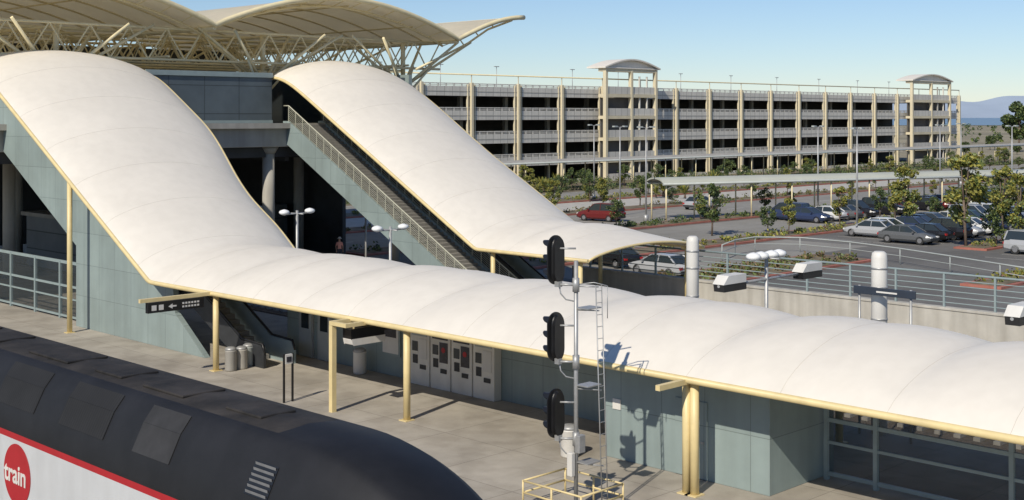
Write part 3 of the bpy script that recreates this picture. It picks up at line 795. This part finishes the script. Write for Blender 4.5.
def bcol(x,y,r):
    e=thing('concrete_pillar','round pale banded concrete pillar beyond the canopy','pillar',(x,y,0),'round white pillars')
    g=G(); g.lathe(x,y,[(r,0),(r,5.55),(r*.9,5.7),(r*.6,5.76)],20); g.obj('shaft',['white'],e)
    for z in (3.6,4.6,5.2):
        g=G(); g.lathe(x,y,[(r+.012,z),(r+.012,z+.06)],20); g.obj('band',['galv'],e)
bcol(36.6,20.2,.25); bcol(36.6,27.5,.22)
e=thing('station_sign','long dark station sign on slim posts beyond the canopy','sign',(36.1,19.7,0))
g=G(); g.box(36.06,36.12,18.7,20.8,4.44,4.68); g.obj('board',['blue'],e,bevel=.01)
for y in (18.9,20.65):
    g=G(); g.tube((36.17,y,0),(36.17,y,4.7),.04,n=8); g.obj('post',['galv'],e)
g=G(); g.box(36.045,36.059,19.3,20.0,4.53,4.58); g.obj('lettering',['white'],e)

# ---------------------------------------------------------------- hanging platform signs
def arm_sign(x0,x1,y,z,sx0,sx1,label,post=None,icons=True,frame=False):
    e=thing('platform_sign',label,'sign',((x0+x1)/2,y,0))
    g=G(); g.box(x0,x1,y-.07,y+.07,z,z+.14)
    if post: g.box(post-.09,post+.09,y-.09,y+.09,0,z)
    if frame:
        g.box(x0,x1-.6,y-.85,y-.72,z+.002,z+.132); g.box(x0-.0,x0+.14,y-.72,y-.07,z+.004,z+.13); g.box(x1-.74,x1-.6,y-.72,y-.07,z+.004,z+.13); g.box(27.1,27.3,y-2.6,y-.85,z+.004,z+.13)
    g.obj('bracket',['yellow'],e)
    if icons:
        g=G(); g.box(sx0,sx1,y-.1,y+.1,z-.42,z-.02); g.obj('board',['black'],e,bevel=.01)
        g=G(); y_=y-.104
        def q(a,b,c,d): g.box(a,b,y_-.004,y_,c,d)
        x=sx0+.15; q(x,x+.2,z-.33,z-.13); x+=.3; q(x,x+.2,z-.33,z-.13)
        g.poly([(x+.4,y_-.003,z-.23),(x+.58,y_-.003,z-.33),(x+.58,y_-.003,z-.13)]); q(x+.58,x+.75,z-.26,z-.20)
        x=sx1-.95
        for i in range(6): q(x+i*.13,x+i*.13+.085,z-.20,z-.13); q(x+i*.13,x+i*.13+.085,z-.33,z-.26)
        g.obj('lettering',['white'],e)
    return e
arm_sign(23.9,27.1,43.7,3.0,24.2,26.6,'dark direction sign with white symbols hung from a cream arm')
arm_sign(26.1,29.8,34.8,2.95,28.3,29.75,'dark sign with white symbols hung from a cream frame',post=26.2,frame=True)
arm_sign(25.8,27.0,20.5,2.95,25.9,25.95,'short empty cream bracket on the canopy post',icons=False)
e=thing('departure_display','dark departure display box with pale underside under a cream frame','display',(27.2,34.5,0))
g=G(); g.prism([(26.5,2.5),(27.9,2.5),(27.9,2.82),(26.5,2.82)],'y',34.15,34.6); g.obj('screen',['black'],e,bevel=.02)
g=G(); g.prism([(26.55,2.3),(27.9,2.3),(27.9,2.49),(26.5,2.49)],'y',34.1,34.6); g.obj('housing',['white'],e,bevel=.02)
g=G(); g.box(26.7,26.75,34.3,34.34,2.82,2.96); g.box(27.7,27.75,34.3,34.34,2.82,2.96); g.obj('hanger',['yellow'],e)

# ---------------------------------------------------------------- ticket machines
def machine(y,variant):
    e=thing('ticket_machine','cream ticket machine with dark poster panel and red disc' if variant else 'cream ticket machine with keypad and pale panel','ticket machine',(31.3,y,0),'ticket machines against the wall')
    xf=31.12
    g=G(); g.box(xf,31.49,y-.54,y+.54,0,2.12); g.obj('body',['cream'],e,bevel=.02)
    g=G(); g.box(xf-.02,xf-.002,y-.42,y+.42,1.84,2.02); g.obj('header_panel',['poster' if variant else 'railp'],e)
    g=G(); g.box(xf-.02,xf-.002,y-.42,y+.02,1.0,1.74); g.obj('information_panel',['poster' if variant else 'white'],e)
    g=G(); g.box(xf-.02,xf-.002,y+.10,y+.40,1.26,1.62); g.obj('screen',['glass'],e)
    g=G(); g.box(xf-.025,xf-.002,y+.10,y+.36,.80,1.12); g.obj('keypad',['dark'],e)
    g=G(); g.box(xf-.03,xf-.002,y-.36,y-.04,.62,.78); g.obj('ticket_tray',['dark'],e)
    if variant:
        g=G(); g.tube((xf-.03,y-.20,1.47),(xf-.021,y-.20,1.47),.10,n=20); g.obj('red_disc',['red'],e)
    g=G(); g.box(xf-.026,xf-.021,y-.3,y+.3,1.91,1.94); g.obj('lettering',['white' if variant else 'dark'],e)
for y,v in ((36.0,0),(34.85,1),(33.7,1),(32.55,0)): machine(y,v)
e=thing('poster_case','tall framed poster case on the grey green wall','poster',(31.4,38.2,0))
g=G(); g.box(31.42,31.497,37.5,38.6,.8,2.2); g.obj('frame',['rail'],e)
g=G(); g.box(31.405,31.42,37.58,38.52,.88,2.12); g.obj('poster',['white'],e)
g=G(); g.box(31.395,31.404,37.7,38.4,1.5,2.0); g.obj('picture',['poster'],e)

# ---------------------------------------------------------------- bins, reader stand
def bin_(x,y,h,r,lab,mt):
    e=thing('litter_bin',lab,'litter bin',(x,y,0),'litter bins on the platform')
    g=G(); g.lathe(x,y,[(r*.9,0),(r,.05),(r,h*.8),(r*1.05,h*.82),(r*1.05,h*.86)],18); g.obj('body',[mt],e)
    g=G(); g.lathe(x,y,[(r*1.02,h*.865),(r*.95,h*.93),(r*.6,h*.99),(r*.2,h)],18); g.obj('lid',['galv'],e)
bin_(27.62,43.3,.95,.23,'pale grey round litter bin beside a cream post','fascia')
bin_(28.15,43.35,.9,.23,'pale grey round litter bin on the platform','concrete')
bin_(28.7,43.7,.9,.23,'grey litter bin beside a cream post','railp')
bin_(30.9,39.3,1.0,.26,'white round litter bin against the wall','white')
bin_(27.7,25.3,.95,.27,'white round litter bin by the equipment block','white')
e=thing('ticket_validator_stand','black two post stand with small white panel on the platform','ticket validator',(26,37.1,0))
for dx in (-.18,.18):
    g=G(); g.box(26+dx-.03,26+dx+.03,37.07,37.13,0,1.7); g.obj('post',['black'],e)
g=G(); g.box(25.85,26.15,37.05,37.15,1.35,1.68); g.obj('panel',['white'],e)
g=G(); g.box(25.9,26.1,37.035,37.049,1.42,1.6); g.obj('notice',['poster'],e)
e=thing('notice','small square notice fixed to the equipment block','sign',(28.48,24,1.6))
g=G(); g.box(28.47,28.497,24.0,24.3,1.45,1.75); g.obj('plate',['white'],e)

# ---------------------------------------------------------------- railway signal
mx,my=24.0,21.7
e=thing('railway_signal','grey railway signal mast with three black multi lamp heads and ladder','railway signal',(mx,my,0))
g=G(); g.tube((mx,my,0),(mx,my,6.35),.055,n=12); g.tube((mx,my,0),(mx,my,.12),.2,n=12); g.box(mx-.25,mx+.25,my-.25,my+.25,0,.05); g.obj('mast',['galv'],e)
for zc in (6.36,4.40,2.45):
    hy=my+.5; hx=mx-.28
    g=G(); prof=[]
    for i in range(32):
        t=2*math.pi*i/32; prof.append((hx+.30*math.cos(t),zc+(.33 if math.sin(t)>0 else -.33)+.30*math.sin(t)))
    g.prism(prof,'y',hy-.06,hy-.03); hb=g.obj('backplate',['black'],e)
    g=G(); prof=[(hx+(a_-hx)*.5,zc+(b_2-zc)*.86) for a_,b_2 in prof]; g.prism(prof,'y',hy-.20,hy-.06); g.obj('housing',['black'],e,bevel=.03)
    for k in (-.37,0,.37):
        g=G(); g.tube((hx,hy-.03,zc+k),(hx,hy+.02,zc+k),.11,n=14); g.obj('lens',['glass'],e)
        g=G(); n=16
        for i in range(n):
            a0=math.radians(-35+250*i/n); a1=math.radians(-35+250*(i+1)/n); R=.14
            def LN(a): return .10+.24*max(0,math.sin(a))**.5
            g.poly([(hx+R*math.cos(a0),hy-.03,zc+k+R*math.sin(a0)),(hx+R*math.cos(a1),hy-.03,zc+k+R*math.sin(a1)),(hx+R*math.cos(a1),hy+LN(a1),zc+k+R*math.sin(a1)-.03),(hx+R*math.cos(a0),hy+LN(a0),zc+k+R*math.sin(a0)-.03)],0,True)
        g.obj('hood',['black'],e)
    g=G(); g.tube((mx,my,zc-.62),(hx,hy-.18,zc-.62),.032,n=8); g.tube((mx,my,zc+.3),(hx,hy-.16,zc+.3),.025,n=8); g.box(hx-.07,hx+.07,hy-.22,hy-.08,zc-.68,zc-.54); g.tube((mx,my,zc-.80),(mx,my,zc-.45),.09,n=12)
    g.path([(hx,hy-.18,zc-.62),(hx+.03,hy-.2,zc-.85),(hx+.12,hy-.3,zc-1.0),(mx,my,zc-1.05)],.02,n=6)
    g.obj('arm',['galv'],e)
    g=G(); g.box(mx-.02,mx+.5,my-.42,my-.02,zc-1.22,zc-1.19); g.obj('step_platform',['galv'],e)
g=G(); lx=mx+.32; ly=my-.48
for dx in (-.11,.11):
    g.tube((lx+dx,ly-.22,0),(lx+dx,ly,5.75),.016,n=6)
for i in range(19):
    t=.2+i*.3; yy=ly-.22+.22*t/5.75; g.tube((lx-.11,yy,t),(lx+.11,yy,t),.010,n=5)
for z in (1.2,3.1,5.1,5.7): g.tube((mx,my,z),(lx,ly-.22+.22*z/5.75,z),.017,n=6)
g.obj('ladder',['galv'],e)
g=G(); g.path([(mx+.06,my-.05,5.75),(mx+.3,my-.35,5.8),(mx+.5,my-.62,5.72)],.015,n=5); g.path([(mx+.5,my-.62,5.72),(mx+.5,my-.62,4.9)],.012,n=5); g.obj('grab_bar',['galv'],e)
g=G(); g.box(mx-.12,mx+.12,my-.22,my-.07,1.5,1.95); g.obj('relay_box',['galv'],e,bevel=.02)
g=G(); g.box(mx-.22,mx-.08,my-.05,my+.12,.9,1.5); g.obj('relay_box',['white'],e,bevel=.02)
e=thing('guard_rail','low yellow pipe guard rail around the signal base','guard rail',(24.2,22,0))
rx0,rx1,ry0,ry1=23.3,24.9,20.9,22.9
g=G()
for z in (.36,.66):
    for a_,b_2 in (((rx0,ry0),(rx0,ry1)),((rx0,ry1),(rx1,ry1)),((rx1,ry1),(rx1,ry0)),((rx1,ry0),(rx0,ry0))): g.tube(a_+(z,),b_2+(z,),.026)
g.obj('rail',['yellow'],e)
for x,y in ((rx0,ry0),(rx0,ry1),(rx1,ry1),(rx1,ry0),(rx0,(ry0+ry1)/2),(rx1,(ry0+ry1)/2)):
    g=G(); g.tube((x,y,0),(x,y,.68),.028); g.obj('post',['yellow'],e)

# ---------------------------------------------------------------- locomotive
e=thing('locomotive','white and dark diesel locomotive with red stripe standing at the platform','locomotive',(13.8,30,-.68))
xc=13.8
prof=[(-1.5,-.3),(-1.5,2.76),(-1.5,2.90),(-1.49,3.0),(-1.38,3.42),(-1.12,3.95),(-.88,4.25),(-.70,4.36),(0,4.42),(.70,4.36),(.88,4.25),(1.12,3.95),(1.38,3.42),(1.49,3.0),(1.5,2.90),(1.5,2.76),(1.5,-.3)]
K=len(prof)
MI=[1,2,0,0,0,0,0,3,3,0,0,0,0,0,2,1]
st=[(60,4.42,1)]+[(y,4.42,1) for y in (40,30,24,19)]
for i in range(21):
    t=i/20; st.append((18.1-4.2*math.sin(t*math.pi/2)**.9,4.42-2.5*(1-math.cos(t*math.pi/2))**.9,1-.22*(1-math.cos(t*math.pi/2))))
g=G()
for (y,zt,wf) in st:
    for (x,z) in prof:
        zz_=z if zt>=4.41 else (z if z<.5 else .5+(z-.5)*(zt-.5)/3.92)
        g.v.append((xc+x*wf,y,zz_))
for i in range(len(st)-1):
    for k in range(K-1):
        m_=MI[k]
        if i>=4 and m_==3: m_=0
        g.face([i*K+k,(i+1)*K+k,(i+1)*K+k+1,i*K+k+1],m_,k not in (0,1,14,15))
g.face([(len(st)-1)*K+k for k in range(K)],1); g.face(list(range(K))[::-1],1)
g.obj('body',['trainroof','trainside','red','trainflat'],e)
g=G(); g.box(xc-1.35,xc+1.35,16,59,-.62,-.3); g.obj('underframe',['dark'],e)
for y in (19,22,50,54):
    g=G()
    for s_ in (-1,1): g.tube((xc+s_*.68,y,-.2),(xc+s_*.8,y,-.2),.48,n=20)
    g.tube((xc-.7,y,-.2),(xc+.7,y,-.2),.08,n=8); g.obj('wheelset',['steel'],e)
A=Vector((xc-1.38,0,3.42));Bv=Vector((xc-1.12,0,3.95)); Cv=Vector((xc-.88,0,4.25))
def shoulder(y0,y1,name,mt,slats=0):
    g=G(); pts=[A,Bv,Cv] if not slats else [A,Bv]
    N_=[Vector((-(b-a).z,0,(b-a).x)).normalized() for a,b in zip(pts[:-1],pts[1:])]
    for (a,b,n_) in zip(pts[:-1],pts[1:],N_):
        o=n_*.014; a=a+o;b=b+o
        g.poly([(a.x,y0,a.z),(a.x,y1,a.z),(b.x,y1,b.z),(b.x,y0,b.z)])
        for i in range(slats):
            r=a.lerp(b,(i+.3)/slats)+n_*.004; r2=a.lerp(b,(i+.75)/slats)+n_*.03
            g.poly([(r.x,y0+.04,r.z),(r.x,y1-.04,r.z),(r2.x,y1-.04,r2.z),(r2.x,y0+.04,r2.z)],1)
    g.obj(name,mt,e)
shoulder(18.35,19.05,'louvre',['black','grillel'],6)
shoulder(21.6,23.0,'hatch_panel',['trainhatch'])
shoulder(24.2,26.2,'roof_panel',['trainpanel'])
shoulder(27.4,29.4,'roof_panel',['trainpanel'])
for y0,y1,wd in ((20.0,21.2,.4),(22.6,24.2,.5),(25.2,26.4,.45),(27.6,29.6,.5),(31.4,32.6,.5),(33.4,35,.5),(36,38,.5)):
    g=G(); g.box(xc-wd,xc+wd,y0,y1,4.38,4.435); g.obj('roof_hatch',['trainflat'],e,bevel=.02)
g=G(); g.tube((xc-1.515,27.95,2.0),(xc-1.503,27.95,2.0),.68,n=48); g.obj('logo_disc',['red'],e)
text('train',.60,(xc-1.52,28.03,1.98),'-x','white','logo_text',e,bold=.012)

# ---------------------------------------------------------------- person
def person(x,y):
    e=thing('person','person in coral shirt, dark trousers and pale hat walking','person',(x,y,0))
    V=[];E=[];R=[]
    def v(p,r): V.append(p);R.append(r);return len(V)-1
    def c(a,p,r): i=v(p,r);E.append((a,i));return i
    pel=v((0,0,.95),.14)
    s1=c(pel,(0,0,1.12),.125);s2=c(s1,(0,.01,1.33),.145);nk=c(s2,(0,0,1.47),.055);h1=c(nk,(0,-.01,1.56),.075);h2=c(h1,(0,-.01,1.66),.09)
    for s_ in (-1,1):
        sh=c(s2,(s_*.17,0,1.40),.06);el=c(sh,(s_*.24,.04,1.13),.042);wr=c(el,(s_*.22,-.12,.93),.028);pa=c(wr,(s_*.22,-.16,.86),.03)
        for k,(dx,ln) in enumerate(((-.03,.075),(-.01,.085),(.01,.08),(.03,.065))):
            f=c(pa,(s_*.22+dx,-.19,.86-ln*.6),.009); c(f,(s_*.22+dx,-.18,.86-ln*1.25),.008)
        th=c(pa,(s_*.18,-.20,.84),.010)
        hp=c(pel,(s_*.09,0,.88),.095);kn=c(hp,(s_*.10,-.10*s_,.50),.062);an=c(kn,(s_*.10,.10-.08*s_,.10),.04);c(an,(s_*.11,-.06-.08*s_,.04),.035)
    me=bpy.data.meshes.new('body'); me.from_pydata(V,E,[]); o=bpy.data.objects.new('body',me); S.collection.objects.link(o)
    sk=o.modifiers.new('skin','SKIN')
    for i,r in enumerate(R): me.skin_vertices[0].data[i].radius=(r,r)
    me.skin_vertices[0].data[0].use_root=True
    o.modifiers.new('sub','SUBSURF').levels=2
    bpy.context.view_layer.update(); dg=bpy.context.evaluated_depsgraph_get()
    m2=bpy.data.meshes.new_from_object(o.evaluated_get(dg)); bpy.data.objects.remove(o)
    for k in ('skin','shirt','trouser'): m2.materials.append(M[k])
    for p in m2.polygons:
        z=p.center.z; ax=abs(p.center.x); p.use_smooth=True
        p.material_index=2 if (z<.98 and ax<.19) else (1 if 0.98<=z<1.45 and not (ax>.19 and z<1.2) else 0)
    b=bpy.data.objects.new('body',m2); S.collection.objects.link(b); b.parent=e
    g=G(); g.lathe(0,-.01,[(.16,1.68),(.17,1.69),(.105,1.70),(.10,1.77),(.06,1.80)],16); h=g.obj('hat',['canopy'],e); h.matrix_parent_inverse=Matrix.Identity(4)
    g=G(); g.ell((0,-.105,1.60),.013,.02,.02,seg=8,rings=5)
    h=g.obj('nose',['skin'],e); h.matrix_parent_inverse=Matrix.Identity(4)
    for s_ in (-1,1):
        g=G(); g.ell((s_*.032,-.09,1.63),.010,.008,.008,seg=8,rings=5); h=g.obj('eye',['black'],e); h.matrix_parent_inverse=Matrix.Identity(4)
    return e
p=person(53.2,69.9); p.rotation_euler=(0,0,math.radians(-30))
